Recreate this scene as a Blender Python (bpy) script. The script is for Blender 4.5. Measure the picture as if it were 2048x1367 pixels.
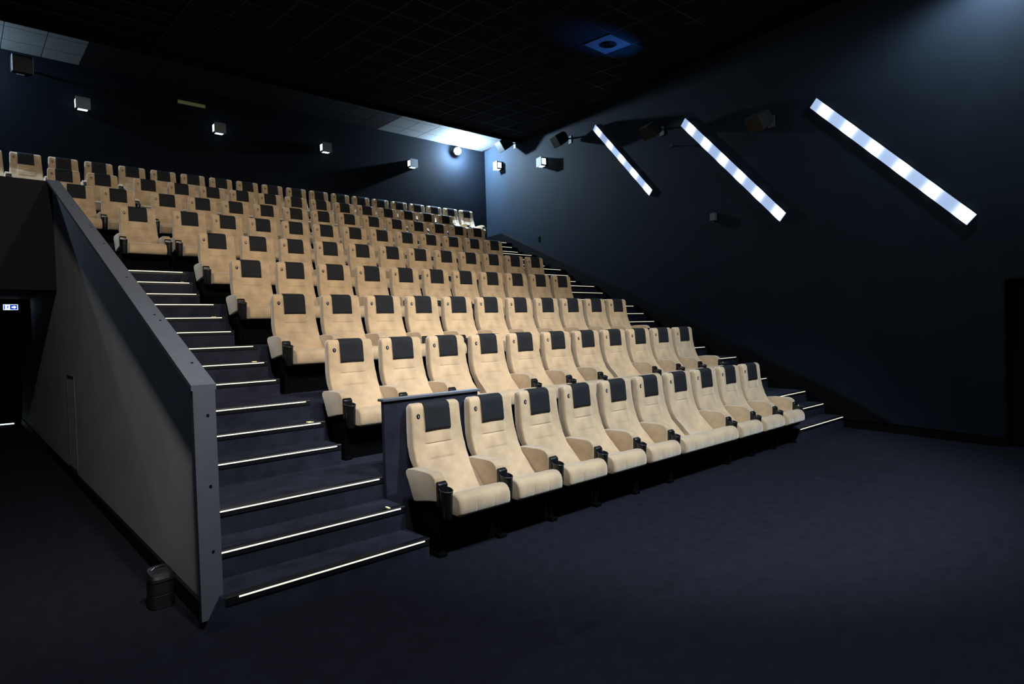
import bpy, bmesh, math, random
from mathutils import Vector, Matrix, Euler
random.seed(7)
for o in list(bpy.data.objects): bpy.data.objects.remove(o, do_unlink=True)
SC = bpy.context.scene
COL = SC.collection

# ------------------------------------------------------------------ camera
cam_d = bpy.data.cameras.new('camera'); cam_d.sensor_width = 36.0; cam_d.lens = 21.992
cam_d.clip_start = 0.05; cam_d.clip_end = 100
cam = bpy.data.objects.new('camera', cam_d); COL.objects.link(cam)
cam.location = (-2.80437, -3.60522, 1.58872)
cam.rotation_euler = (1.5504374, 0.0306429, -0.7310872)
SC.camera = cam

# ------------------------------------------------------------------ world, exposure
SC.view_settings.view_transform = 'Standard'
SC.view_settings.look = 'None'
SC.view_settings.gamma = 1.0
SC.view_settings.exposure = 0.0
SC.view_settings.use_curve_mapping = False
w = bpy.data.worlds.new('world'); SC.world = w; w.use_nodes = True
w.node_tree.nodes['Background'].inputs['Color'].default_value = (0.5, 0.6, 1.0, 1)
w.node_tree.nodes['Background'].inputs['Strength'].default_value = 0.0

# house floods and an added floor fill on the front of the ceiling (their bodies are built further down)
# position, power, colour, aim, cone in degrees, blend
FLOODS = [((-2.42, -2.80, 5.90), 1050.0, (1.0, 0.94, 0.85), (-1.2, 4.6, 1.6), 74, .5),
          ((0.60, -2.80, 5.90), 700.0, (1.0, 0.85, 0.64), (0.9, 5.4, 2.1), 62, .6),
          ((3.60, -2.60, 5.90), 700.0, (1.0, 0.85, 0.64), (3.4, 5.4, 2.1), 60, .6),
          ((1.30, -3.70, 5.85), 2200.0, (0.76, 0.89, 1.0), (2.8, 0.3, 0.5), 66, .6),
          ((6.00, -1.90, 5.90), 215.0, (0.74, 0.88, 1.0), (5.2, -1.0, 0.0), 170, .5),
          ((-1.60, -3.00, 5.90), 760.0, (0.85, 0.92, 1.0), (-1.2, -2.2, 0.0), 110, .8)]  # fill light added to brighten the floor near the camera
# bare wall floods high on the rear wall
REAR = [((8.40, 10.98, 6.83), 1250.0), ((-3.05, 10.98, 6.83), 340.0)]
COOL = (0.56, 0.79, 1.0)

# ------------------------------------------------------------------ measures
P = 0.56                                    # seat pitch
RISE = 0.167                                # one step
DEPTH = 1.271                               # one seating tier
NROW = 9
def zt(r): return RISE * 3 * (r - 1)        # tier height
def ye(r): return 0.588 + DEPTH * (r - 2)   # tier front edge (r >= 2)
def yrow(r): return 0.0 if r == 1 else ye(r) + 0.780   # shift of the seat's own y
def wallx(y): return 7.005 + 0.2286 * y     # right wall
def plx(y): return wallx(y) - 0.080 - 0.007 * y         # face of the black plinth on the right wall
YB = 11.2                                   # rear wall
BX0, BX1 = -1.80, -1.74                     # barrier
XL = -4.6                                   # left wall
YF = -7.0                                   # front wall
def zc(y): return 6.22 + 0.058 * y          # front ceiling
YCE, ZCR = 8.98, 7.03                       # where the front ceiling ends; rear ceiling

# ------------------------------------------------------------------ materials
def mat(name, base, rough=0.6, metal=0.0, spec=0.5, noise=0.0, nscale=20.0, bump=0.0, bscale=200.0,
        sheen=0.0, sheen_tint=None, emit=None, estr=0.0, detail=4.0):
    m = bpy.data.materials.new(name); m.use_nodes = True
    nt = m.node_tree; b = nt.nodes['Principled BSDF']
    b.inputs['Base Color'].default_value = (*base, 1); b.inputs['Roughness'].default_value = rough
    b.inputs['Metallic'].default_value = metal; b.inputs['Specular IOR Level'].default_value = spec
    if sheen:
        b.inputs['Sheen Weight'].default_value = sheen
        b.inputs['Sheen Roughness'].default_value = 0.5
        if sheen_tint: b.inputs['Sheen Tint'].default_value = (*sheen_tint, 1)
    if emit:
        b.inputs['Emission Color'].default_value = (*emit, 1); b.inputs['Emission Strength'].default_value = estr
    tc = None
    if noise or bump:
        tc = nt.nodes.new('ShaderNodeTexCoord')
    if noise:
        n = nt.nodes.new('ShaderNodeTexNoise'); n.inputs['Scale'].default_value = nscale; n.inputs['Detail'].default_value = detail
        r = nt.nodes.new('ShaderNodeMapRange'); r.inputs['From Min'].default_value = 0.3; r.inputs['From Max'].default_value = 0.7
        r.inputs['To Min'].default_value = 1 - noise; r.inputs['To Max'].default_value = 1 + noise
        mx = nt.nodes.new('ShaderNodeMix'); mx.data_type = 'RGBA'; mx.blend_type = 'MULTIPLY'
        mx.inputs['Factor'].default_value = 1.0; mx.inputs['A'].default_value = (*base, 1)
        nt.links.new(tc.outputs['Object'], n.inputs['Vector']); nt.links.new(n.outputs['Fac'], r.inputs['Value'])
        nt.links.new(r.outputs['Result'], mx.inputs['B']); nt.links.new(mx.outputs['Result'], b.inputs['Base Color'])
    if bump:
        n2 = nt.nodes.new('ShaderNodeTexNoise'); n2.inputs['Scale'].default_value = bscale; n2.inputs['Detail'].default_value = 2
        bp = nt.nodes.new('ShaderNodeBump'); bp.inputs['Strength'].default_value = bump; bp.inputs['Distance'].default_value = 0.004
        nt.links.new(tc.outputs['Object'], n2.inputs['Vector']); nt.links.new(n2.outputs['Fac'], bp.inputs['Height'])
        nt.links.new(bp.outputs['Normal'], b.inputs['Normal'])
    return m

M = {}
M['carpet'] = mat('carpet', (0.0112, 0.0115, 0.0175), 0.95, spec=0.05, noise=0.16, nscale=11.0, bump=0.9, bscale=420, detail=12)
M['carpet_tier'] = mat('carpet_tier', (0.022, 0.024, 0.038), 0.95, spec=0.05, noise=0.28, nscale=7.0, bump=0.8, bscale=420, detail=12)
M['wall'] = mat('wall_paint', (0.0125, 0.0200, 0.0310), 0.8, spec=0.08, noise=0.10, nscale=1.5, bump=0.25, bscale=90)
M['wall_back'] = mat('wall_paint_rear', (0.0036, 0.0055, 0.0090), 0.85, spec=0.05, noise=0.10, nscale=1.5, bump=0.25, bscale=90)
M['dark'] = mat('dark_paint', (0.0042, 0.0043, 0.0060), 0.8, spec=0.2, noise=0.1, nscale=3)
M['plinth'] = mat('black_plinth', (0.0035, 0.0035, 0.0045), 0.6, spec=0.12)
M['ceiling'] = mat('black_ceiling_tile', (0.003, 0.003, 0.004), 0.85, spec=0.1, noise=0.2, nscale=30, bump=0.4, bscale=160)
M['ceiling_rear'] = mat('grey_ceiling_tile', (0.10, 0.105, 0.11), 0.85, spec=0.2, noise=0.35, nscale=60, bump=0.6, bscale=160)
M['tbar'] = mat('ceiling_rail', (0.005, 0.0055, 0.007), 0.5, spec=0.2)
M['vent'] = mat('ceiling_vent_plate', (0.06, 0.07, 0.09), 0.6, spec=0.2)
M['barrier'] = mat('barrier_paint', (0.56, 0.55, 0.57), 0.7, spec=0.3, noise=0.07, nscale=3.0, bump=0.15, bscale=120)
M['cap'] = mat('barrier_cap_paint', (0.088, 0.094, 0.112), 0.5, spec=0.35, noise=0.06, nscale=12.0)
M['velvet'] = mat('beige_velvet', (0.45, 0.315, 0.185), 0.6, spec=0.3, noise=0.17, nscale=8.0, bump=0.25, bscale=260, sheen=1.0, sheen_tint=(1.0, 0.96, 0.88))
M['pad'] = mat('black_leatherette', (0.0145, 0.0155, 0.0185), 0.7, spec=0.12, bump=0.2, bscale=500, noise=0.1, nscale=20)
M['plastic'] = mat('black_plastic', (0.006, 0.006, 0.007), 0.32, spec=0.5)
M['matte_black'] = mat('matte_black_steel', (0.0012, 0.0012, 0.0014), 0.8, spec=0.05)
M['cup_rim'] = mat('cup_rim_highlight', (0.035, 0.036, 0.040), 0.25, spec=0.6)  # lighter than the cup: the rim's highlight is put into its colour
M['white_print'] = mat('white_print', (0.75, 0.74, 0.70), 0.5)
M['nosing'] = mat('black_nosing', (0.006, 0.007, 0.009), 0.35, spec=0.4)
M['strip'] = mat('led_strip', (0.9, 0.88, 0.75), 0.4, emit=(1.0, 0.93, 0.72), estr=1.05)
M['marker'] = mat('row_marker', (0.9, 0.8, 0.4), 0.4, emit=(1.0, 0.84, 0.36), estr=1.1)
M['fixture'] = mat('black_fixture', (0.010, 0.010, 0.012), 0.45, spec=0.5)
M['speaker'] = mat('speaker_black', (0.007, 0.007, 0.008), 0.5, spec=0.4)
M['spk_side'] = mat('speaker_grey', (0.09, 0.09, 0.09), 0.5, spec=0.4)
M['sconce_face'] = mat('grey_sconce_face', (0.13, 0.135, 0.145), 0.6, noise=0.05, nscale=30)
M['sconce_glow'] = mat('sconce_slot', (0.9, 0.95, 1.0), 0.4, emit=(0.72, 0.92, 1.0), estr=3.0)
M['lamp_glow'] = mat('flood_lens', (1, 1, 1), 0.4, emit=(0.9, 0.97, 1.0), estr=40.0)
M['exit_white'] = mat('exit_white', (0.9, 0.95, 1.0), 0.4, emit=(0.75, 0.92, 1.0), estr=1.5)
M['exit_blue'] = mat('exit_blue', (0.0, 0.02, 0.4), 0.4, emit=(0.0, 0.02, 0.50), estr=1.0)
M['door_gap'] = mat('door_gap_light', (0.9, 1.0, 1.0), 0.4, emit=(0.75, 0.95, 1.0), estr=1.6)
M['booth'] = mat('booth_interior', (0.10, 0.10, 0.055), 0.8, emit=(0.055, 0.056, 0.026), estr=0.9)
M['glass'] = mat('port_glass', (0.9, 0.95, 0.9), 0.05)
M['glass'].node_tree.nodes['Principled BSDF'].inputs['Transmission Weight'].default_value = 1.0
M['steel'] = mat('brushed_steel', (0.35, 0.35, 0.36), 0.35, metal=0.9)
M['box_grey'] = mat('grey_box', (0.07, 0.075, 0.08), 0.5)

def bar_material():
    # an LED bar: six lamps glow through a milky cover, seen as six hot spots along its length (object x runs 0..1)
    m = bpy.data.materials.new('light_bar_cover'); m.use_nodes = True
    nt = m.node_tree; b = nt.nodes['Principled BSDF']
    tc = nt.nodes.new('ShaderNodeTexCoord'); sx = nt.nodes.new('ShaderNodeSeparateXYZ')
    nt.links.new(tc.outputs['UV'], sx.inputs['Vector'])
    a = nt.nodes.new('ShaderNodeMath'); a.operation = 'MULTIPLY_ADD'; a.inputs[1].default_value = 2 * math.pi * 5.75; a.inputs[2].default_value = -2 * math.pi * 0.517
    nt.links.new(sx.outputs['X'], a.inputs[0])
    c = nt.nodes.new('ShaderNodeMath'); c.operation = 'COSINE'; nt.links.new(a.outputs[0], c.inputs[0])
    r = nt.nodes.new('ShaderNodeMapRange'); r.inputs['From Min'].default_value = -1; r.inputs['From Max'].default_value = 1
    r.inputs['To Min'].default_value = 0; r.inputs['To Max'].default_value = 1; nt.links.new(c.outputs[0], r.inputs['Value'])
    p = nt.nodes.new('ShaderNodeMath'); p.operation = 'POWER'; p.inputs[1].default_value = 3.2; nt.links.new(r.outputs['Result'], p.inputs[0])
    mx = nt.nodes.new('ShaderNodeMix'); mx.data_type = 'RGBA'
    mx.inputs['A'].default_value = (0.27, 0.38, 0.64, 1); mx.inputs['B'].default_value = (2.6, 2.9, 3.0, 1)
    nt.links.new(p.outputs[0], mx.inputs['Factor'])
    nt.links.new(mx.outputs['Result'], b.inputs['Emission Color']); b.inputs['Emission Strength'].default_value = 1.0
    b.inputs['Base Color'].default_value = (0.6, 0.65, 0.7, 1)
    return m
M['bar'] = bar_material()

# ------------------------------------------------------------------ mesh helpers
def me_from(verts, faces, name='mesh', smooth=False):
    me = bpy.data.meshes.new(name); me.from_pydata([tuple(v) for v in verts], [], faces); me.update()
    bm = bmesh.new(); bm.from_mesh(me); bmesh.ops.remove_doubles(bm, verts=bm.verts, dist=1e-6)
    bmesh.ops.recalc_face_normals(bm, faces=bm.faces); bm.to_mesh(me); bm.free()
    if smooth:
        for p in me.polygons: p.use_smooth = True
    return me
def me_bm(bm, smooth=False, name='mesh'):
    me = bpy.data.meshes.new(name); bmesh.ops.recalc_face_normals(bm, faces=bm.faces); bm.to_mesh(me); bm.free()
    if smooth:
        for p in me.polygons: p.use_smooth = True
    return me
class MB:
    def __init__(s): s.v = []; s.f = []
    def box(s, x0, x1, y0, y1, z0, z1):
        n = len(s.v)
        s.v += [(x0,y0,z0),(x1,y0,z0),(x1,y1,z0),(x0,y1,z0),(x0,y0,z1),(x1,y0,z1),(x1,y1,z1),(x0,y1,z1)]
        s.f += [tuple(n+i for i in q) for q in ((0,3,2,1),(4,5,6,7),(0,1,5,4),(1,2,6,5),(2,3,7,6),(3,0,4,7))]
        return s
    def hexa(s, pts):
        n = len(s.v); s.v += list(pts)
        s.f += [tuple(n+i for i in q) for q in ((0,3,2,1),(4,5,6,7),(0,1,5,4),(1,2,6,5),(2,3,7,6),(3,0,4,7))]
        return s
    def prism_x(s, prof, x0, x1):
        # prof: list of (y,z) ; x0/x1 numbers or functions of y
        n = len(s.v); k = len(prof)
        fx = lambda a, y: a(y) if callable(a) else a
        s.v += [(fx(x0, y), y, z) for y, z in prof] + [(fx(x1, y), y, z) for y, z in prof]
        s.f.append(tuple(range(n, n+k))); s.f.append(tuple(range(n+2*k-1, n+k-1, -1)))
        for i in range(k):
            j = (i+1) % k; s.f.append((n+i, n+k+i, n+k+j, n+j))
        return s
    def tube(s, a, b, r, seg=10, r2=None):
        a = Vector(a); b = Vector(b); d = (b-a).normalized(); u = d.orthogonal().normalized(); w_ = d.cross(u)
        r2 = r if r2 is None else r2; n = len(s.v)
        for p, rr in ((a, r), (b, r2)):
            for i in range(seg):
                t = 2*math.pi*i/seg; s.v.append(tuple(p + u*math.cos(t)*rr + w_*math.sin(t)*rr))
        for i in range(seg):
            j = (i+1) % seg; s.f.append((n+i, n+j, n+seg+j, n+seg+i))
        s.f.append(tuple(range(n+seg-1, n-1, -1))); s.f.append(tuple(range(n+seg, n+2*seg)))
        return s
    def mesh(s, smooth=False): return me_from(s.v, s.f, smooth=smooth)
def bevelled(me, amount, seg=2, smooth=True):
    bm = bmesh.new(); bm.from_mesh(me)
    ed = [e for e in bm.edges if len(e.link_faces) == 2 and e.calc_face_angle(0) > 0.5]
    bmesh.ops.bevel(bm, geom=ed, offset=amount, segments=seg, profile=0.5, affect='EDGES', clamp_overlap=True)
    bm.to_mesh(me); bm.free()
    if smooth:
        for p in me.polygons: p.use_smooth = True
        me.set_sharp_from_angle(angle=math.radians(40))
    return me
def obj(name, me, m=None, parent=None, loc=(0,0,0), rot=(0,0,0)):
    o = bpy.data.objects.new(name, me); COL.objects.link(o)
    if m is not None and not len(me.materials): me.materials.append(M[m] if isinstance(m, str) else m)
    o.location = loc; o.rotation_euler = rot
    if parent is not None: o.parent = parent
    return o
def tag(o, label, cat, group=None, kind=None):
    o['label'] = label; o['category'] = cat
    if group: o['group'] = group
    if kind: o['kind'] = kind
    return o
def thing(name, label, cat, loc=(0,0,0), rot=(0,0,0), group=None):
    o = bpy.data.objects.new(name, None); COL.objects.link(o); o.location = loc; o.rotation_euler = rot
    o.empty_display_size = 0.1
    return tag(o, label, cat, group)
def struct(name, me, m, label, cat='structure'):
    return tag(obj(name, me, m), label, cat, kind='structure')
ORD = ['zeroth','first','second','third','fourth','fifth','sixth','seventh','eighth','ninth','tenth','eleventh','twelfth','thirteenth',
       'fourteenth','fifteenth','sixteenth','seventeenth','eighteenth','nineteenth','twentieth','twenty-first','twenty-second','twenty-third','twenty-fourth']

# ================================================================== SETTING
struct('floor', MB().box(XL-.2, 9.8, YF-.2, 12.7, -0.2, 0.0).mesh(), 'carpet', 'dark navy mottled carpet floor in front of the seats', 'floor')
# rear wall with a hole for the projection window
pw = (1.00, 1.64, 6.66, 6.83)
b = MB().box(XL, pw[0], YB, YB+.2, 2.3, 7.3).box(pw[1], 9.9, YB, YB+.2, 0, 7.3).box(pw[0], pw[1], YB, YB+.2, 2.3, pw[2]).box(pw[0], pw[1], YB, YB+.2, pw[3], 7.3)
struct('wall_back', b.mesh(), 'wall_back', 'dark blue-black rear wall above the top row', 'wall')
# right wall (flares outward to the rear) with a doorway
DY0, DY1, DZ = -2.95, -1.95, 2.03
b = MB().prism_x([(DY1,0),(DY1,7.3),(YB,7.3),(YB,0)], wallx, lambda y: wallx(y)+.25)
b.prism_x([(YF,0),(YF,7.3),(DY0,7.3),(DY0,0)], wallx, lambda y: wallx(y)+.25)
b.prism_x([(DY0,DZ),(DY0,7.3),(DY1,7.3),(DY1,DZ)], wallx, lambda y: wallx(y)+.25)
struct('wall_right', b.mesh(), 'wall', 'tall dark blue-grey side wall with the slanted light bars', 'wall')
struct('wall_left', MB().box(XL-.2, XL, YF, 12.6, 0, 7.3).mesh(), 'wall', 'dark side wall beyond the entrance passage', 'wall')
struct('wall_front', MB().box(XL, 6.2, YF-.2, YF, 0, 7.0).mesh(), 'dark', 'black wall at the screen end behind the viewer', 'wall')
# plinth following the stairs along the right wall
prof = [(DY1+.02,0),(DY1+.02,.118),(-.69,.128),(0.0,.452),(10.08,4.374),(YB,4.374),(YB,0)]
o = struct('baseboard_right', MB().prism_x(prof, lambda y: plx(y) if y > -.7 else wallx(y)-.05, lambda y: wallx(y)+.01).mesh(), 'plinth', 'black sloping plinth running up the wall beside the far stairs', 'baseboard')
# door in the right wall
dr = thing('door_1', 'black door set back in the dark wall at the picture edge', 'door'); dr['kind'] = 'structure'
obj('door_leaf', MB().prism_x([(DY0+.03,0.01),(DY0+.03,DZ-.03),(DY1-.03,DZ-.03),(DY1-.03,.01)], lambda y: wallx(y)+.14, lambda y: wallx(y)+.19).mesh(), 'dark', dr)
fr = MB()
for (a, c, z0, z1) in ((DY1-.03, DY1, 0, DZ), (DY0, DY0+.03, 0, DZ), (DY0+.03, DY1-.03, DZ-.03, DZ)):
    fr.prism_x([(a,z0),(a,z1),(c,z1),(c,z0)], lambda y: wallx(y)-.004, lambda y: wallx(y)+.22)
obj('door_frame', fr.mesh(), 'dark', dr)
obj('door_handle', MB().tube((wallx(-2.8)+.13,-2.86,1.03),(wallx(-2.8)+.09,-2.86,1.03),.011).tube((wallx(-2.8)+.09,-2.87,1.03),(wallx(-2.7)+.09,-2.72,1.03),.010).mesh(), 'steel', dr)

# ---------------------------------------------------------------- ceilings
ceil = struct('ceiling', MB().prism_x([(YF,zc(YF)+.03),(YF,zc(YF)+.25),(YCE,zc(YCE)+.36),(YCE,6.65),(YCE-.04,6.65),(YCE-.04,zc(YCE)+.03)], XL, 9.7).mesh(), 'ceiling', 'black tiled ceiling over the seats', 'ceiling')
th_ = math.atan(0.058)
tile = MB().box(.006, .594, .006, .594, 0, .028).mesh()
VX, VY = 5.42, 2.93                         # the tile with the round vent
nx0, nx1 = -9, 6
ny0, ny1 = -5, 10
for i in range(nx0, nx1):
    for j in range(ny0, ny1):
        x = VX + i*.6; y = VY + j*.6
        if i == 0 and j == 0: continue
        if y + .6 > YCE: continue
        t = obj('ceiling_tile', tile, 'ceiling', ceil, (x, y, zc(y)), (th_ + random.uniform(-.003,.003), random.uniform(-.003,.003), 0))
for i in range(nx0, nx1+1):
    obj('ceiling_rail', MB().prism_x([(YF,zc(YF)-.004),(YF,zc(YF)+.03),(YCE,zc(YCE)+.03),(YCE,zc(YCE)-.004)], VX+i*.6-.010, VX+i*.6+.010).mesh(), 'tbar', ceil)
for j in range(ny0-6, ny1+1):
    y = VY + j*.6
    if y < YCE and y > YF: obj('ceiling_rail', MB().box(-2.2, 9.2, y-.010, y+.010, zc(y)-.004, zc(y)+.025).mesh(), 'tbar', ceil)
# round vent plate
bm = bmesh.new()
seg = 32; ring = []
outer = []
for k in range(seg):
    a = 2*math.pi*k/seg; c, s_ = math.cos(a), math.sin(a); q = .29/max(abs(c),abs(s_))
    outer.append((c*q, s_*q))
vs = []
for z in (0.0, .02):
    vs.append([bm.verts.new((x,y,z)) for x,y in outer]); vs.append([bm.verts.new((.155*math.cos(2*math.pi*k/seg), .155*math.sin(2*math.pi*k/seg), z)) for k in range(seg)])
for k in range(seg):
    j = (k+1) % seg
    bm.faces.new((vs[0][k],vs[0][j],vs[1][j],vs[1][k])); bm.faces.new((vs[2][k],vs[3][k],vs[3][j],vs[2][j]))
    bm.faces.new((vs[1][k],vs[1][j],vs[3][j],vs[3][k])); bm.faces.new((vs[0][j],vs[0][k],vs[2][k],vs[2][j]))
vt = thing('ceiling_vent', 'square plate with a round black vent in the dark ceiling', 'vent', (VX+.3, VY+.3, zc(VY+.3)-.016), (th_,0,0))
obj('vent_plate', me_bm(bm), 'vent', vt)
bm = bmesh.new(); bmesh.ops.create_cone(bm, cap_ends=True, segments=32, radius1=.15, radius2=.15, depth=.03, matrix=Matrix.Translation((0,0,.022)))
obj('vent_opening', me_bm(bm), 'matte_black', vt)
for rr in (.05, .10):
    bm = bmesh.new(); bmesh.ops.create_cone(bm, cap_ends=False, segments=28, radius1=rr, radius2=rr+.03, depth=.018, matrix=Matrix.Translation((0,0,.004)))
    obj('vent_ring', me_bm(bm), 'matte_black', vt)

rc = struct('ceiling_2', MB().box(XL, 9.9, YCE-.05, YB+.1, ZCR+.022, ZCR+.2).mesh(), 'dark', 'raised strip of grey tiled ceiling along the rear wall', 'ceiling')
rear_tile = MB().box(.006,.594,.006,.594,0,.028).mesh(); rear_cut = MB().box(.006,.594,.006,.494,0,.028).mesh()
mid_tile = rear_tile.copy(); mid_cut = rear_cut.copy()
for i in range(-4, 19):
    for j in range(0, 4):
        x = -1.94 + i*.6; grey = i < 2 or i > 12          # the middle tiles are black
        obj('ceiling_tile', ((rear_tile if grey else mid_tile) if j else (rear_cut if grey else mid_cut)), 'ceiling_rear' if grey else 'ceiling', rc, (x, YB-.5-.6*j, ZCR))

# ---------------------------------------------------------------- tiers and stairs
strips = []
def nosing(parent, xa, xb, y, z, sa=None, sb=None, marker=None):
    # black edge profile with a light line set in its front face
    pr = [(y-.006,z-.045),(y-.006,z-.004),(y-.002,z+.003),(y+.045,z+.003),(y+.045,z-.004),(y+.004,z-.004),(y+.004,z-.045)]
    obj('nosing', MB().prism_x(pr, xa, xb).mesh(), 'nosing', parent)
    sa = xa+.02 if sa is None else sa; sb = xb-.04 if sb is None else sb
    obj('step_light', MB().box(sa, sb, y-.010, y-.004, z-.0145, z-.0068).mesh(), 'strip', parent)
    if marker:
        o = obj('row_marker', marker, 'marker', parent, (sb-.075, y+.040, z+.0045)); o.scale = (1.5, 1, 1)
def text_mesh(s, size, depth=.001):
    c = bpy.data.curves.new('print', 'FONT'); c.body = s; c.size = size; c.extrude = depth; c.align_x = 'CENTER'; c.align_y = 'CENTER'; c.resolution_u = 2
    t = bpy.data.objects.new('print', c); COL.objects.link(t)
    bpy.context.view_layer.update()
    me = bpy.data.meshes.new_from_object(t.evaluated_get(bpy.context.evaluated_depsgraph_get()))
    bpy.data.objects.remove(t, do_unlink=True)
    return me
LAST = {1:9, 2:10, 3:10, 4:10, 5:11, 6:11, 7:12, 8:12, 9:15}
def rowend(r): return LAST[r]*P + 0.38
LX0, LX1 = BX1, -.40                        # left stairs
def tier_x1(y): return plx(y)
rowtxt = {}
for r in range(2, NROW+1):
    y0, y1, z = ye(r), (ye(r+1) if r < NROW else YB), zt(r)
    b = MB()
    lowz = z - .55 if r < 6 else 2.33 - .0
    b.prism_x([(y0,max(0,z-.56)),(y0,z),(y1,z),(y1,max(0,z-.56))], BX1+.002, tier_x1)
    if r >= 6:
        yy0 = max(y0, 6.10)
        b.box(XL, BX1+.002, yy0, y1, max(2.36, z-.56), z)
    name = 'carpeted seating tier under the %s row' % ORD[r]
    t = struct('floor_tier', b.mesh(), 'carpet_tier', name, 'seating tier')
    if r <= 6: nosing(t, LX0, LX1 if r > 2 else -.40, y0, z)
    xs = rowend(r) if r < 9 else rowend(8)
    nosing(t, rowend(r-1)+.02, plx(y0)-.02, y0, z, sb=6.88+.204*y0)
def step(k, side):
    r, q = divmod(k-1, 3); r += 1             # stands on tier r
    y = (0.0 if r == 1 else ye(r)+DEPTH-.588) + (0, .297)[q]
    y1 = (0.588 if r == 1 else ye(r+1))
    z = k*RISE; zb = zt(r)
    if side == 'left': xa, xb = LX0, LX1
    else: xa, xb = rowend(r)+.02, plx
    b = MB().prism_x([(y,zb),(y,z),(y1-.001,z),(y1-.001,zb)], xa, xb)
    if k == 1 and side == 'left':             # its carpet wraps the foot of the barrier
        b.hexa([(-1.845,y,0),(xa,y,0),(xa,y+.052,0),(-1.845,y+.052,0),(-1.752,y,z),(xa,y,z),(xa,y+.052,z),(-1.752,y+.052,z)])
    nm = 'carpeted step %s up from the floor on the stairs beside the %s' % (ORD[k], 'grey barrier' if side == 'left' else 'far side wall')
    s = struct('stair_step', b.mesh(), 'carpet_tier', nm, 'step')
    mk = None
    if side == 'left' and q == 1:
        mk = rowtxt.get(r)
        if mk is None: mk = rowtxt[r] = text_mesh('%d' % r, .075, .0015)
    if side == 'left': nosing(s, xa, xb, y, z, sa=(-1.668 if k == 1 else None), marker=mk)
    else: nosing(s, xa, plx(y)-.02, y, z, sb=6.88+.204*y)
for k in range(1, 25):
    if k % 3 == 0: continue
    if k < 15: step(k, 'left')
    step(k, 'right')

# ---------------------------------------------------------------- barrier, bulkhead, passage
def capz(y): return 1.300 + .384*(y-.04)
prof = [(.09,0),(.09,capz(.09)-.001),(6.0,capz(6.0)-.001),(6.0,0)]
br = struct('wall_barrier', MB().prism_x(prof, BX0, BX1).mesh(), 'barrier', 'sloping grey barrier wall beside the stairs', 'barrier wall')
obj('barrier_cap', MB().prism_x([(.06,capz(.06)),(.06,capz(.06)+.03),(6.0,capz(6.0)+.03),(6.0,capz(6.0))], -1.852, BX1+.016).mesh(), 'cap', br)
obj('end_board', MB().box(-1.846, BX1+.008, .055, .09, .05, capz(.06)).mesh(), 'cap', br)
obj('skirting', MB().box(BX0-.02, BX0, .09, 12.4, 0, .112).mesh(), 'plinth', br)
hp = MB().box(BX0-.004, BX0, 4.86, 5.40, .15, 1.195)
obj('access_panel', hp.mesh(), 'barrier', br)
f_ = MB().box(BX0-.007, BX0, 4.84, 4.86, .15, 1.215).box(BX0-.007, BX0, 5.40, 5.42, .15, 1.215).box(BX0-.007, BX0, 4.86, 5.40, 1.195, 1.215)
obj('panel_edge', f_.mesh(), 'cap', br)
bm = bmesh.new(); bmesh.ops.create_cone(bm, cap_ends=True, segments=10, radius1=.008, radius2=.008, depth=.003); scr = me_bm(bm)
for y in (.35, 1.05, 1.16, 2.0, 3.0, 3.6, 3.68, 4.6, 5.05, 5.5):
    obj('screw', scr, 'plastic', br, (-1.765+.01*math.sin(y*9), y, capz(y)+.0315), (math.atan(.384),0,0))
for z in (.42, .78, 1.17):
    obj('screw', scr, 'plastic', br, (-1.775, .0535, z), (math.radians(90),0,0))
struct('wall_passage', MB().box(BX0, BX1, 6.0, 12.4, 0, 2.35).mesh(), 'barrier', 'grey wall running back into the dark passage', 'wall')
struct('wall_bulkhead', MB().box(XL, BX0, 6.0, 6.1, 2.25, 3.60).box(BX0,BX1,6.0,6.1,2.36,3.60).mesh(), 'dark', 'dark parapet wall over the mouth of the entrance passage', 'wall')
struct('ceiling_3', MB().box(XL, BX0, 6.1, 12.4, 2.33, 2.36).mesh(), 'dark', 'dark ceiling of the entrance passage', 'ceiling')
struct('wall_passage_end', MB().box(XL, -1.7, 12.4, 12.6, 0, 2.4).mesh(), 'dark', 'black end wall of the entrance passage', 'wall')
dr = thing('door_2', 'black double door at the end of the passage, light showing beneath', 'door'); dr['kind'] = 'structure'
obj('door_leaf', MB().box(-3.0, -2.44, 12.36, 12.399, .03, 2.05).mesh(), 'dark', dr)
obj('door_leaf', MB().box(-2.43, -1.90, 12.36, 12.399, .03, 2.05).mesh(), 'dark', dr)
obj('door_gap', MB().box(-3.0, -1.925, 12.37, 12.39, .001, .022).mesh(), 'door_gap', dr)

# exit sign over the passage
ex = thing('exit_sign', 'lit blue and white exit sign hanging in the dark passage', 'sign', (-2.06, 9.5, 2.20))
obj('housing', MB().box(-.105,.105,-.0,.05,-.055,.055).mesh(), 'plastic', ex)
obj('sign_face', MB().box(-.095,.095,-.004,.0,-.045,.045).mesh(), 'exit_blue', ex)
fb = MB().box(-.095,.095,-.007,-.004,.037,.045).box(-.095,.095,-.007,-.004,-.045,-.037).box(-.095,-.086,-.007,-.004,-.037,.037).box(.086,.095,-.007,-.004,-.037,.037)
obj('border', fb.mesh(), 'exit_white', ex)
obj('doorway_symbol', MB().box(-.072,-.008,-.007,-.004,-.037,.037).mesh(), 'exit_white', ex)
man = MB()
def flat(pts, y0=-.0095, y1=-.007):
    n = len(man.v); k = len(pts)
    man.v.extend([(x,y0,z) for x,z in pts] + [(x,y1,z) for x,z in pts])
    man.f.append(tuple(range(n,n+k))); man.f.append(tuple(range(n+2*k-1,n+k-1,-1)))
    for i in range(k): man.f.append((n+i,n+k+i,n+k+(i+1)%k,n+(i+1)%k))
flat([(-.034+.007*math.cos(a*math.pi/5), .024+.007*math.sin(a*math.pi/5)) for a in range(10)])
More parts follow.
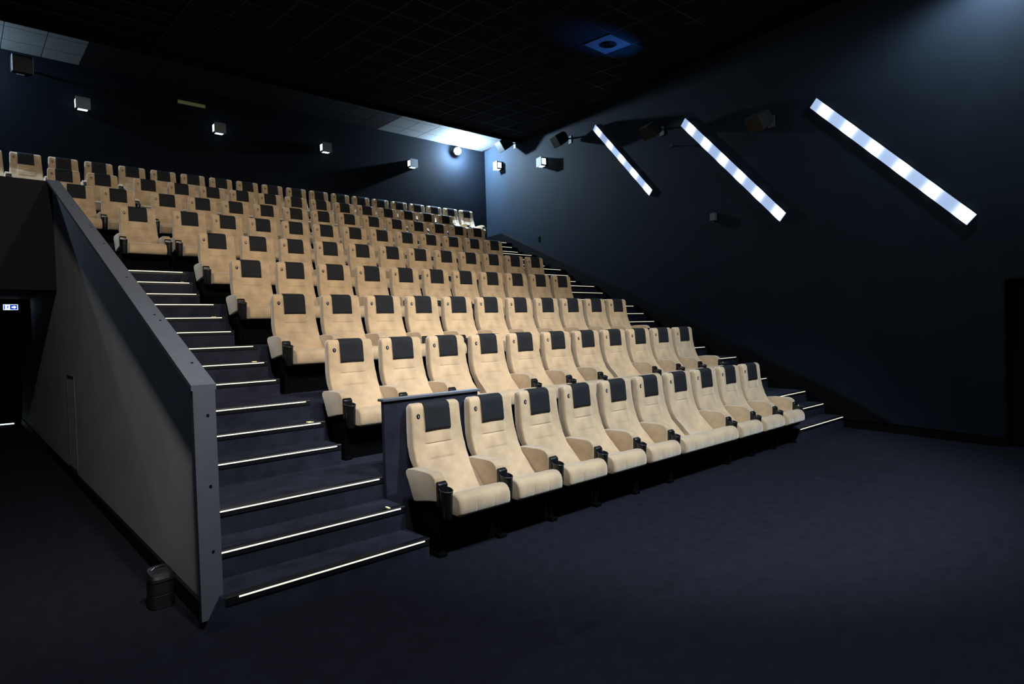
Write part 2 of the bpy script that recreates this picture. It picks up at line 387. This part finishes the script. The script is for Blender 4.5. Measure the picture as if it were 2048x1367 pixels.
flat([(-.040,.014),(-.028,.016),(-.034,-.006),(-.046,-.004)])
flat([(-.046,-.004),(-.036,-.006),(-.026,-.020),(-.022,-.034),(-.028,-.034),(-.034,-.020)])
flat([(-.046,-.004),(-.040,-.006),(-.048,-.022),(-.062,-.026),(-.062,-.021),(-.052,-.018)])
flat([(-.030,.014),(-.018,.002),(-.014,.006),(-.026,.016)])
flat([(-.040,.013),(-.056,.006),(-.056,.001),(-.040,.007)])
obj('running_figure', man.mesh(), 'exit_blue', ex)
man = MB()
flat([(.012,-.012),(.044,-.012),(.044,-.028),(.078,.000),(.044,.028),(.044,.012),(.012,.012)], -.007, -.004)
obj('arrow', man.mesh(), 'exit_white', ex)
obj('hanger', MB().tube((-.06,.025,.055),(-.06,.025,.13),.006).tube((.06,.025,.055),(.06,.025,.13),.006).mesh(), 'plastic', ex)

# ================================================================== SEATS
# seat space: x across, y towards the rear, z up; floor at z = 0
def interp(tab, t):
    if t <= tab[0][0]: return tab[0][1]
    for (a, va), (b_, vb) in zip(tab, tab[1:]):
        if t <= b_:
            u = (t-a)/(b_-a); u = u*u*(3-2*u)*0.35 + u*0.65
            return va + (vb-va)*u
    return tab[-1][1]
FY = [(.30,.190),(.36,.222),(.45,.275),(.55,.332),(.65,.382),(.75,.413),(.85,.428),(.95,.436),(1.05,.442)]
HW = [(.30,.234),(.54,.237),(.60,.242),(.70,.241),(.80,.235),(.90,.230),(1.05,.226)]
TH = [(.30,.07),(.5,.095),(.65,.104),(.8,.100),(1.05,.088)]
def front_y(x, z):
    w_ = interp(HW, z); u = min(1, abs(x)/w_)
    y = interp(FY, z)
    y += .006 - .012*max(0, (u-.45)/.55)**1.3          # side bolsters come forward
    if z < .575: y -= .42*max(0, abs(x) - max(0, .04+(z-.385)*1.11))     # lower corners swell forward to the arms
    if z > .60:
        inside = 1/(1+math.exp((abs(x)-.125)/.006))
        y -= .010*inside*(1/(1+math.exp(-(z-.622)/.0035)))
        y += .009*inside*math.exp(-((z-.728)/.006)**2)
    y += .002*math.exp(-((abs(x)-.135)/.006)**2)*(1 if z < .84 else 0)
    return y
def backrest_mesh():
    zs = [.30,.33,.36,.385,.41,.44,.47,.50,.53,.55,.575,.595,.608,.615,.620,.625,.630,.640,.66,.69,.712,.720,.725,.728,.731,.736,.744,.76,.79,.82,.85,.88,.92,.96,.99,1.008,1.020,1.030,1.037,1.041]
    us = [-1,-.99,-.97,-.94,-.88,-.78,-.68,-.58,-.54,-.51,-.48,-.45,-.42,-.34,-.17,0,.17,.34,.42,.45,.48,.51,.54,.58,.68,.78,.88,.94,.97,.99,1]
    V = []; F = []; n = None
    for z in zs:
        w_ = interp(HW, z); yc = interp(FY, z); t = interp(TH, z); ins = 0.0
        if z > 1.0:
            e = min(1, (z-1.0)/.0415); ins = .030*(1-math.sqrt(max(0,1-e*e)))
        row = []
        ww = w_ - ins*.8
        for u in us:
            x = u*ww; a = abs(u)
            rnd = .014*max(0,(a-.94)/.06)**2.0
            row.append((x, front_y(x, min(z,1.0)) + rnd + ins + (interp(FY,z)-interp(FY,min(z,1.0))), z))
        yb = yc + t - ins
        row += [(ww, yc+.045, z), (ww*.985, yb-.012, z), (ww*.94, yb, z), (0, yb+.004, z), (-ww*.94, yb, z), (-ww*.985, yb-.012, z), (-ww, yc+.045, z)]
        V += row; n = len(row)
    for i in range(len(zs)-1):
        for j in range(n):
            k = (j+1) % n; F.append((i*n+j, i*n+k, (i+1)*n+k, (i+1)*n+j))
    F.append(tuple(range(n-1,-1,-1))); F.append(tuple(range((len(zs)-1)*n, len(zs)*n)))
    me = me_from(V, F, smooth=True); me.set_sharp_from_angle(angle=math.radians(38)); return me
def pad_mesh():
    path = []
    for z in (.826,.832,.85,.88,.91,.94,.97,.99): path.append((front_y(0,z)-.011, z))
    path[0] = (front_y(0,.826)-.001, .826); path[1] = (front_y(0,.832)-.009, .830)
    yf = front_y(0,1.0); yb = interp(FY,1.0)+interp(TH,1.0)
    for k in range(1, 10):
        a = math.pi*k/10; c = (yf+yb)/2; rx = (yb-yf)/2+.012; path.append((c - rx*math.cos(a), 1.004 + .046*math.sin(a)))
    for z in (1.0,.96,.92,.90): path.append((yb+.014, z))
    us = [-1,-.985,-.94,-.7,-.35,0,.35,.7,.94,.985,1]
    V = []; F = []; n = len(us)
    for y, z in path:
        for u in us:
            e = max(0,(abs(u)-.9)/.1)
            V.append((u*.120, y + .006*e*e*(1 if y < (yf+yb)/2 else -1) + .004*u*u*(-1 if z<.99 and y<yf+.02 else 0), z - (.006*e*e if z > 1.0 else 0)))
    for i in range(len(path)-1):
        for j in range(n-1): F.append((i*n+j,i*n+j+1,(i+1)*n+j+1,(i+1)*n+j))
    me = me_from(V, F, smooth=True)
    bm = bmesh.new(); bm.from_mesh(me)
    r = bmesh.ops.solidify(bm, geom=bm.faces[:], thickness=.008); bm.to_mesh(me); bm.free()
    for p in me.polygons: p.use_smooth = True
    return me
CPROF = [(.300,.360),(.20,.378),(.10,.405),(.02,.430),(-.05,.450),(-.085,.452),(-.115,.442),(-.137,.420),(-.148,.392),(-.150,.355),(-.146,.322),(-.135,.303),(-.115,.294),(-.05,.290),(.10,.285),(.29,.290)]
def cushion_mesh(x0, x1, seams):
    xs = [x0, x0+.003, x0+.010, x0+.022, x0+.05]
    m_ = []
    for s in seams: m_ += [s-.010, s-.004, s, s+.004, s+.010]
    k = x0+.09
    while k < x1-.06: m_.append(k); k += .06
    xs += sorted(q for q in m_ if x0+.055 < q < x1-.055) + [x1-.05, x1-.022, x1-.010, x1-.003, x1]
    cy = sum(p[0] for p in CPROF)/len(CPROF); cz = sum(p[1] for p in CPROF)/len(CPROF)
    V = []; F = []; n = len(CPROF)
    for x in xs:
        d = min(x-x0, x1-x); e = max(0, 1-d/.022); ins = .020*(1-math.sqrt(max(0,1-e*e)))
        gr = sum(math.exp(-((x-s)/.004)**2) for s in seams)*.0035
        for y, z in CPROF:
            L = math.hypot(y-cy, z-cz); q = (ins+gr)/L
            ny_, nz_ = (y-cy), (z-cz)
            V.append((x, y-ny_*q*.8, z-nz_*q))
    for i in range(len(xs)-1):
        for j in range(n):
            k2 = (j+1) % n; F.append((i*n+j,(i+1)*n+j,(i+1)*n+k2,i*n+k2))
    F.append(tuple(range(n))); F.append(tuple(range(len(xs)*n-1,(len(xs)-1)*n-1,-1)))
    me = me_from(V, F, smooth=True); me.set_sharp_from_angle(angle=math.radians(50)); return me
def arm_mesh():
    pr = [(.395,.560),(.37,.580),(.27,.590),(.16,.591),(.085,.589),(.048,.578),(.022,.556),(.011,.520),(.014,.398),(.10,.386),(.285,.352),(.300,.36),(.365,.49),(.392,.53)]
    me = MB().prism_x(pr, -.045, .045).mesh()
    return bevelled(me, .014, 3)
def cup_mesh():
    V = []; F = []; seg = 24; cy = -.052
    rings = [(.030,.285,0),(.036,.30,0),(.043,.44,0),(.046,.478,1),(.0475,.484,1),(.046,.488,1),(.0425,.484,1),(.040,.44,0),(.034,.33,0),(.0,.328,0)]
    for rr, z, tl in rings:
        for k in range(seg):
            a = 2*math.pi*k/seg; y = cy + rr*1.12*math.sin(a)
            V.append((rr*math.cos(a), y, z + (.22*(y-cy) if tl else .10*(y-cy)*(z>.4))))
    n = len(rings)
    for i in range(n-1):
        for k in range(seg): F.append((i*seg+k,i*seg+(k+1)%seg,(i+1)*seg+(k+1)%seg,(i+1)*seg+k))
    F.append(tuple(range(seg-1,-1,-1)))
    me = me_from(V, F, smooth=True); me.set_sharp_from_angle(angle=math.radians(45)); return me
def rim_mesh():
    V = []; F = []; seg = 28; cy = -.052; sec = 6
    for k in range(seg):
        a = 2*math.pi*k/seg
        for j in range(sec):
            b_ = 2*math.pi*j/sec; rr = .0462 + .0032*math.cos(b_); y = cy + rr*1.12*math.sin(a)
            V.append((rr*math.cos(a), y, .488 + .0032*math.sin(b_) + .22*(y-cy)))
    for k in range(seg):
        for j in range(sec):
            F.append((k*sec+j, ((k+1)%seg)*sec+j, ((k+1)%seg)*sec+(j+1)%sec, k*sec+(j+1)%sec))
    return me_from(V, F, smooth=True)
def plate_mesh():
    me = MB().prism_x([(.016,.36),(.016,.530),(.004,.540),(-.022,.520),(-.022,.36)], -.040, .040).mesh()
    return bevelled(me, .006, 2)
def shell_mesh():
    V = []; F = []
    zs = [.27,.34,.44,.54,.64,.74,.84,.92,.96]
    for z in zs:
        w_ = interp(HW,z)*.95; y = interp(FY,z)+interp(TH,z)
        V += [(-w_,y-.03,z),(-w_*.94,y+.006,z),(0,y+.014,z),(w_*.94,y+.006,z),(w_,y-.03,z)]
    for i in range(len(zs)-1):
        for j in range(4): F.append((i*5+j,i*5+j+1,(i+1)*5+j+1,(i+1)*5+j))
    me = me_from(V, F)
    bm = bmesh.new(); bm.from_mesh(me); bmesh.ops.solidify(bm, geom=bm.faces[:], thickness=.006); bm.to_mesh(me); bm.free()
    return me
def badge_mesh():
    bm = bmesh.new(); bmesh.ops.create_uvsphere(bm, u_segments=20, v_segments=8, radius=1.0)
    bmesh.ops.scale(bm, vec=(.0175,.004,.0215), verts=bm.verts); return me_bm(bm, True)
def leg_mesh():
    # standard under each arm
    return bevelled(MB().prism_x([(.04,.03),(.02,.39),(.30,.36),(.24,.03)], -.018, .018).box(-.035,.035,.0,.30,0,.03).mesh(), .005, 1, False)
def kick_mesh(x0, x1):
    return MB().prism_x([(.055,.0),(.035,.31),(.25,.31),(.23,.0)], x0, x1).mesh()
def pan_mesh(x0, x1):
    return MB().prism_x([(-.110,.300),(.28,.292),(.30,.40),(.31,.25),(.25,.215),(-.06,.245)], x0, x1).mesh()
SM = dict(back=backrest_mesh(), pad=pad_mesh(), cush=cushion_mesh(-.236,.236,(-.08,.08)), arm=arm_mesh(), cup=cup_mesh(), rim=rim_mesh(), plate=plate_mesh(),
          shell=shell_mesh(), badge=badge_mesh(), leg=leg_mesh(), pan=pan_mesh(-.225,.225),
          cush2=cushion_mesh(-.236,P+.236,(-.08,.08,P/2,P-.08,P+.08)), pan2=pan_mesh(-.225,P+.225), kick=kick_mesh(-.255,.255), kick2=kick_mesh(-.255,P+.255))
NUM = {}
def num(n):
    if n not in NUM: NUM[n] = text_mesh(str(n), .026 if n < 10 else .020, .0006)
    return NUM[n]
BADX, BADZ = -.170, .943
def add_back(t, dx, n):
    obj('backrest', SM['back'], 'velvet', t, (dx,0,0)); obj('back_shell', SM['shell'], 'plastic', t, (dx,0,0))
    obj('headrest_pad', SM['pad'], 'pad', t, (dx,0,0))
    bd = obj('number_badge', SM['badge'], 'plastic', t, (dx+BADX, front_y(BADX,BADZ)-.001, BADZ))
    obj('number', num(n), 'white_print', bd, (0,-.0045,0), (math.radians(90),0,0))
def add_arm(t, dx):
    a = obj('armrest', SM['arm'], 'velvet', t, (dx,0,0))
    c = obj('cup_holder', SM['cup'], 'plastic', t, (dx,0,0)); obj('mounting_plate', SM['plate'], 'plastic', c); obj('rim', SM['rim'], 'cup_rim', c)
    obj('leg', SM['leg'], 'matte_black', t, (dx,0,0))
def seat(r, x, n, label, left=True, right=False, love=False):
    t = thing('love_seat' if love else 'cinema_seat', label, 'seat', (x, yrow(r), zt(r)), group='seats in the %s row' % ORD[r])
    add_back(t, 0, n)
    if love: add_back(t, P, n+1)
    obj('cushion', SM['cush2' if love else 'cush'], 'velvet', t)
    obj('seat_pan', SM['pan2' if love else 'pan'], 'matte_black', t)
    obj('added_base_block', SM['kick2' if love else 'kick'], 'matte_black', t)  # added black block that keeps the space under the cushion solid black
    if left: add_arm(t, -P/2)
    if right: add_arm(t, P/2 + (P if love else 0))
    return t
LOVE = {1:[5], 2:[2,6]}                     # index of the first place of each double seat
SMAIN = -.0
for r in range(1, NROW+1):
    xs = []
    if r == 6: xs = [(-.70, True)]
    if r in (7,8): xs = [(-1.27, False), (-.71, True)]
    if r == 9: idx = [i*P + .0 for i in range(-4, 16)]
    else: idx = [i*P for i in range(0, LAST[r]+1)]
    total = len(xs) + len(idx); pos = 1
    rown = 'front row' if r == 1 else ('rearmost row' if r == 9 else '%s row from the front' % ORD[r])
    for x, end in xs:
        seat(r, x, pos, 'beige seat left of the gap, %s in the %s' % (ORD[pos], rown), right=end); pos += 1
    i = 0
    lv = LOVE.get(r, [])
    while i < len(idx):
        last = i == len(idx)-1
        if i in lv:
            seat(r, idx[i], pos, 'beige double seat with one long cushion, %s and %s, %s' % (ORD[pos], ORD[pos+1], rown), love=True, right=(i+1 == len(idx)-1)); i += 2; pos += 2; continue
        if i == 0 and r < 6: lab = 'beige seat with dark head pad at the stairs end, %s' % rown
        elif last: lab = 'beige seat with dark head pad at the far wall end, %s' % rown
        else: lab = 'beige seat with dark head pad, %s along the %s' % (ORD[pos], rown)
        seat(r, idx[i], pos, lab, right=last); i += 1; pos += 1

# partition behind the first front seat
pt = thing('partition_panel', 'low navy carpeted partition with grey ledge behind the first front seat', 'partition', (0,0,0))
obj('panel', MB().box(-.40, .505, .548, .586, 0, 1.072).mesh(), 'carpet_tier', pt)
obj('ledge', bevelled(MB().box(-.412, .52, .530, .618, 1.072, 1.092).mesh(), .003, 1, False), 'cap', pt)

# ================================================================== WALL THINGS
wang = math.atan(.2286)                      # right wall's turn
WN = Vector((-math.cos(wang), math.sin(wang), 0))   # inward normal
WT = Vector((math.sin(wang), math.cos(wang), 0))    # along the wall, rearward
def wp(y, z, off=0.0):
    return Vector((wallx(y), y, z)) + WN*off
# slanted light bars (four corners given on the wall as y, z: upper end a,b then lower end)
BARS = [('slanted LED light bar nearest the rear corner', [(5.803,6.114),(5.672,6.143),(3.906,4.306),(4.010,4.237)]),
        ('slanted LED light bar between the other two bars', [(3.104,5.361),(2.960,5.458),(.896,3.299),(1.007,3.198)]),
        ('longest slanted LED light bar near the black door', [(.447,4.825),(.331,4.930),(-1.716,2.816),(-1.608,2.705)])]
for label, c in BARS:
    A, B_, Cc, D = [wp(y,z) for y,z in c]
    top = (A+B_)/2; bot = (Cc+D)/2; d = (bot-top); L = d.length; d.normalize(); wd = ((A-B_).length+(Cc-D).length)/2
    side = d.cross(WN).normalized()
    t = thing('light_bar', label + ', glowing blue-white', 'wall light', tuple(top), group='slanted light bars on the side wall')
    R = Matrix((d, side, WN)).transposed().to_4x4()
    t.matrix_world = Matrix.Translation(top) @ R
    obj('bar_housing', MB().box(0,L,-wd/2,wd/2,0,.022).mesh(), 'fixture', t)
    me = MB().box(.002,L-.002,-wd/2+.002,wd/2-.002,.022,.036).mesh()
    uv = me.uv_layers.new(name='UVMap')
    five = L < 2.8                                # the shortest bar holds five lamps, the others six
    for l in me.loops:
        q = me.vertices[l.vertex_index].co.x/L
        uv.data[l.index].uv = ((.8*q+.0256) if five else q, .5)
    obj('light_cover', me, 'bar', t)

# cube sconces
def sconce(loc, rotz, label):
    t = thing('wall_sconce', label, 'wall light', loc, (0,0,rotz), 'cube wall sconces')
    # local: y = into the room is negative; wall at y = 0
    obj('sconce_body', bevelled(MB().box(-.115,.115,-.19,0,-.105,.105).mesh(), .004, 1, False), 'fixture', t)
    obj('front_plate', MB().box(-.122,.122,-.205,-.19,-.115,.115).mesh(), 'sconce_face', t)
    for nm, bx in (('l',(-.119,-.115,-.178,-.060,-.075,.075)),('r',(.115,.119,-.178,-.060,-.075,.075)),('b',(-.08,.08,-.178,-.060,-.109,-.105)),('t',(-.08,.08,-.178,-.060,.105,.109))):
        obj('light_slot', bevelled(MB().box(*bx).mesh(), .0015, 1, False), 'sconce_glow', t)
for x, lb in ((-.70,'cube sconce with glowing slots on the rear wall beside the wall speaker'),(1.86,'cube sconce with glowing slots on the rear wall beside the projection window'),
          (4.41,'cube sconce with glowing slots, third along the rear wall from the speaker'),(6.99,'cube sconce with glowing slots on the rear wall by the bare flood lamp')):
    s_ = (YB-.19+3.605)/(YB+3.605)
    sconce((-2.804+(x+2.804)*s_, YB, 1.589+(6.30-1.589)*s_), 0, lb)
def along(u, v, off):
    # point where the picture ray meets a plane parallel to the right wall; measured once for each fixture
    f = 1251.0917; R = cam.rotation_euler.to_matrix(); d = R @ Vector(((u-1024)/f, (683.5-v)/f, -1)); C = Vector(cam.location)
    x0 = 7.005 - off/math.cos(wang); t = (x0 + .2286*C.y - C.x)/(d.x - .2286*d.y); return C + d*t
RW = -math.pi/2 - wang
sconce(tuple(wp(10.18, 6.345)), RW, 'cube sconce with glowing slots next to the rear corner on the side wall')
sconce(tuple(wp(7.84, 5.86)), RW, 'cube sconce with glowing slots on the side wall below a black speaker')

# wall speakers (angled boxes on brackets)
def speaker(loc, rotz, tilt, label, s=1.0, face='speaker', roll=0.0):
    t = thing('wall_speaker', label, 'speaker', loc, (0,0,rotz), 'speakers on the walls')
    # local wall plane y = 0, room is -y
    bx = MB().prism_x([(-.17,-.150),(-.17,.150),(.10,.140),(.17,.075),(.17,-.10),(.13,-.140)], -.155, .155)
    me = bevelled(bx.mesh(), .008, 1, False)
    e = Euler((tilt, roll, 0)).to_matrix().to_4x4()
    o = obj('cabinet', me, 'speaker', t); o.matrix_basis = Matrix.Translation((0,-.34*s,-.02)) @ e @ Matrix.Scale(s,4)
    g = obj('grille', bevelled(MB().box(-.152,.152,-.184,-.17,-.146,.146).mesh(), .004, 1, False), 'speaker', o)
    obj('bracket', MB().box(-.06,.06,-.012,0,-.09,.09).tube((0,-.006,.03),(0,-.24*s,.0),.018).mesh(), 'spk_side', t)
    obj('fixing_bolt', MB().tube((.0,-.235*s,-.012),(.0,-.262*s,-.02),.014).mesh(), 'steel', t)
    return t
speaker(tuple(wp(1.14,4.83)), RW, math.radians(33), 'black speaker on a grey bracket between the two longer light bars', .86)
speaker(tuple(wp(3.62,5.42)), RW, math.radians(33), 'black speaker in the dark between the two far light bars', .86)
speaker(tuple(wp(6.72,6.13)), RW, math.radians(33), 'black speaker under the ceiling above the outer side wall sconce', .9)
speaker(tuple(wp(9.35,6.74)), RW, math.radians(33), 'speaker catching the flood light by the rear corner', 1.0)
speaker((-1.66, YB, 6.70), 0, math.radians(10), 'black speaker high on the rear wall above the top row', 1.0)

# projection window in the rear wall
pj = thing('projection_window', 'narrow dimly lit projection window high in the rear wall', 'window', (0,0,0))
x0, x1, z0, z1 = pw
obj('booth_back', MB().box(x0-.05,x1+.05,YB+.32,YB+.34,z0-.2,z1+.2).mesh(), 'booth', pj)
fb = MB().box(x0,x0+.012,YB-.004,YB+.2,z0,z1).box(x1-.012,x1,YB-.004,YB+.2,z0,z1).box(x0+.012,x1-.012,YB-.004,YB+.2,z0,z0+.012).box(x0+.012,x1-.012,YB-.004,YB+.2,z1-.012,z1)
obj('window_frame', fb.mesh(), 'plinth', pj)
obj('pane', MB().box(x0+.012,x1-.012,YB+.10,YB+.106,z0+.012,z1-.012).mesh(), 'glass', pj)

# small boxes on the side wall
t = thing('junction_box', 'small grey box on the side wall below the middle light bar', 'box', tuple(wp(2.36,3.50)), (0,0,RW))
obj('box_body', bevelled(MB().box(-.06,.06,-.06,0,-.07,.07).mesh(), .006, 1, False), 'box_grey', t)
obj('cable_gland', MB().tube((0,-.03,-.07),(0,-.03,-.11),.012).mesh(), 'plastic', t)
t = thing('wall_switch', 'small black switch on the wall above the sloping plinth', 'switch', tuple(wp(8.25,3.97)), (0,0,RW))
obj('switch_plate', bevelled(MB().box(-.05,.05,-.015,0,-.07,.07).mesh(), .004, 1, False), 'plastic', t)
obj('rocker', MB().prism_x([(-.015,-.03),(-.026,.03),(-.015,.03)], -.025, .025).mesh(), 'plastic', t)

# bare flood lamps on the rear wall
for (loc, pw_), lb in zip(REAR, ('bare white flood lamp on the rear wall near the corner', 'bare white flood lamp on the rear wall beyond the speaker')):
    t = thing('flood_lamp', lb, 'lamp', (loc[0], YB, loc[2]))
    dy = loc[1]-YB
    obj('lamp_body', bevelled(MB().box(-.09,.09,-.15,-.03,-.07,.07).mesh(), .006, 1, False), 'fixture', t)
    obj('bracket', MB().box(-.10,.10,-.03,0,-.02,.02).mesh(), 'fixture', t)
    bm = bmesh.new(); bmesh.ops.create_uvsphere(bm, u_segments=16, v_segments=10, radius=.105, matrix=Matrix.Translation((0,-.17,0)))
    obj('lamp_lens', me_bm(bm, True), 'lamp_glow', t)
    ld = bpy.data.lights.new('flood_light', 'POINT'); ld.energy = pw_; ld.color = COOL; ld.shadow_soft_size = .05
    l = bpy.data.objects.new('flood_light', ld); COL.objects.link(l); l.parent = t; l.location = (0, -.33, -.02)

# house floods over the front, with the added floor fill last
for n, (loc, e, colr, aim, cone, blend) in enumerate(FLOODS):
    lb = ('ceiling flood light in line with the entrance passage', 'ceiling flood light in line with the first front seats', 'ceiling flood light in line with the double seat', 'ceiling flood light nearest the screen wall', 'ceiling flood light close to the side wall', 'added floor fill light shining straight down near the viewer')[n]
    t = thing('ceiling_flood', lb, 'lamp', loc)
    d = (Vector(aim)-Vector(loc)).normalized(); q = d.to_track_quat('-Z','Y'); t.rotation_mode = 'QUATERNION'; t.rotation_quaternion = q
    obj('flood_housing', bevelled(MB().box(-.16,.16,-.11,.11,.01,.11).mesh(), .01, 1, False), 'fixture', t)
    obj('flood_glass', MB().box(-.14,.14,-.09,.09,0,.01).mesh(), 'lamp_glow', t)
    ld = bpy.data.lights.new('house_light', 'SPOT'); ld.energy = e; ld.color = colr; ld.shadow_soft_size = .10; ld.spot_size = math.radians(cone); ld.spot_blend = blend
    l = bpy.data.objects.new('house_light', ld); COL.objects.link(l); l.parent = t; l.location = (0,0,-.12)

# added blue lamp, put in to make the blue glow on the vent
t = thing('added_blue_lamp', 'tiny added blue lamp to tint the vent, beside the middle light bar', 'lamp', tuple(wp(3.25,5.02,.10)))
obj('lamp_body', MB().box(-.03,.03,-.03,.03,-.03,.02).mesh(), 'fixture', t)
obj('lamp_arm', MB().tube((0,0,-.01), tuple(-WN*.10), .008).mesh(), 'fixture', t)
ld = bpy.data.lights.new('blue_light', 'SPOT'); ld.energy = 400; ld.color = (.02,.24,1.0); ld.shadow_soft_size = .01; ld.spot_size = math.radians(29); ld.spot_blend = 1.0
l = bpy.data.objects.new('blue_light', ld); COL.objects.link(l); l.parent = t; l.location = (0,0,.03)
l.rotation_euler = (Vector((VX+.33,VY+.33,zc(VY+.3))) - wp(3.25,5.05,.10)).to_track_quat('-Z','Y').to_euler()

# black bin by the barrier
t = thing('waste_bin', 'small black lidded bin standing against the foot of the grey barrier', 'bin', (-1.925, .60, 0), (0,0,math.radians(8))); t.scale = (.84,.84,.80)
bm = bmesh.new()
def ring(bm, z, wx, wy, n=24, p=3.2, dy=0, tilt=0):
    out = []
    for k in range(n):
        a = 2*math.pi*k/n; c, s_ = math.cos(a), math.sin(a)
        x = wx*math.copysign(abs(c)**(2/p), c); y = wy*math.copysign(abs(s_)**(2/p), s_) + dy
        out.append(bm.verts.new((x, y, z + tilt*y)))
    return out
def loft(bm, rings):
    for a, b_ in zip(rings, rings[1:]):
        n = len(a)
        for k in range(n): bm.faces.new((a[k],a[(k+1)%n],b_[(k+1)%n],b_[k]))
    bm.faces.new(rings[0][::-1]); bm.faces.new(rings[-1])
loft(bm, [ring(bm,0,.082,.078), ring(bm,.005,.084,.080), ring(bm,.10,.081,.077), ring(bm,.102,.078,.074), ring(bm,.108,.078,.074), ring(bm,.11,.081,.077), ring(bm,.20,.079,.074)])
obj('bin_body', me_bm(bm, False), 'speaker', t)
bm = bmesh.new(); loft(bm, [ring(bm,.20,.083,.079), ring(bm,.235,.081,.076,tilt=.2), ring(bm,.262,.074,.066,tilt=.35), ring(bm,.270,.05,.045,tilt=.35)])
obj('bin_lid', me_bm(bm, False), 'speaker', t)
hb = MB()
for k in range(10):
    a0, a1 = math.pi*k/10, math.pi*(k+1)/10
    hb.tube((-.084*math.cos(a0), .02, .205+.085*math.sin(a0)), (-.084*math.cos(a1), .02, .205+.085*math.sin(a1)), .005, 6)
obj('carry_handle', hb.mesh(), 'plastic', t)
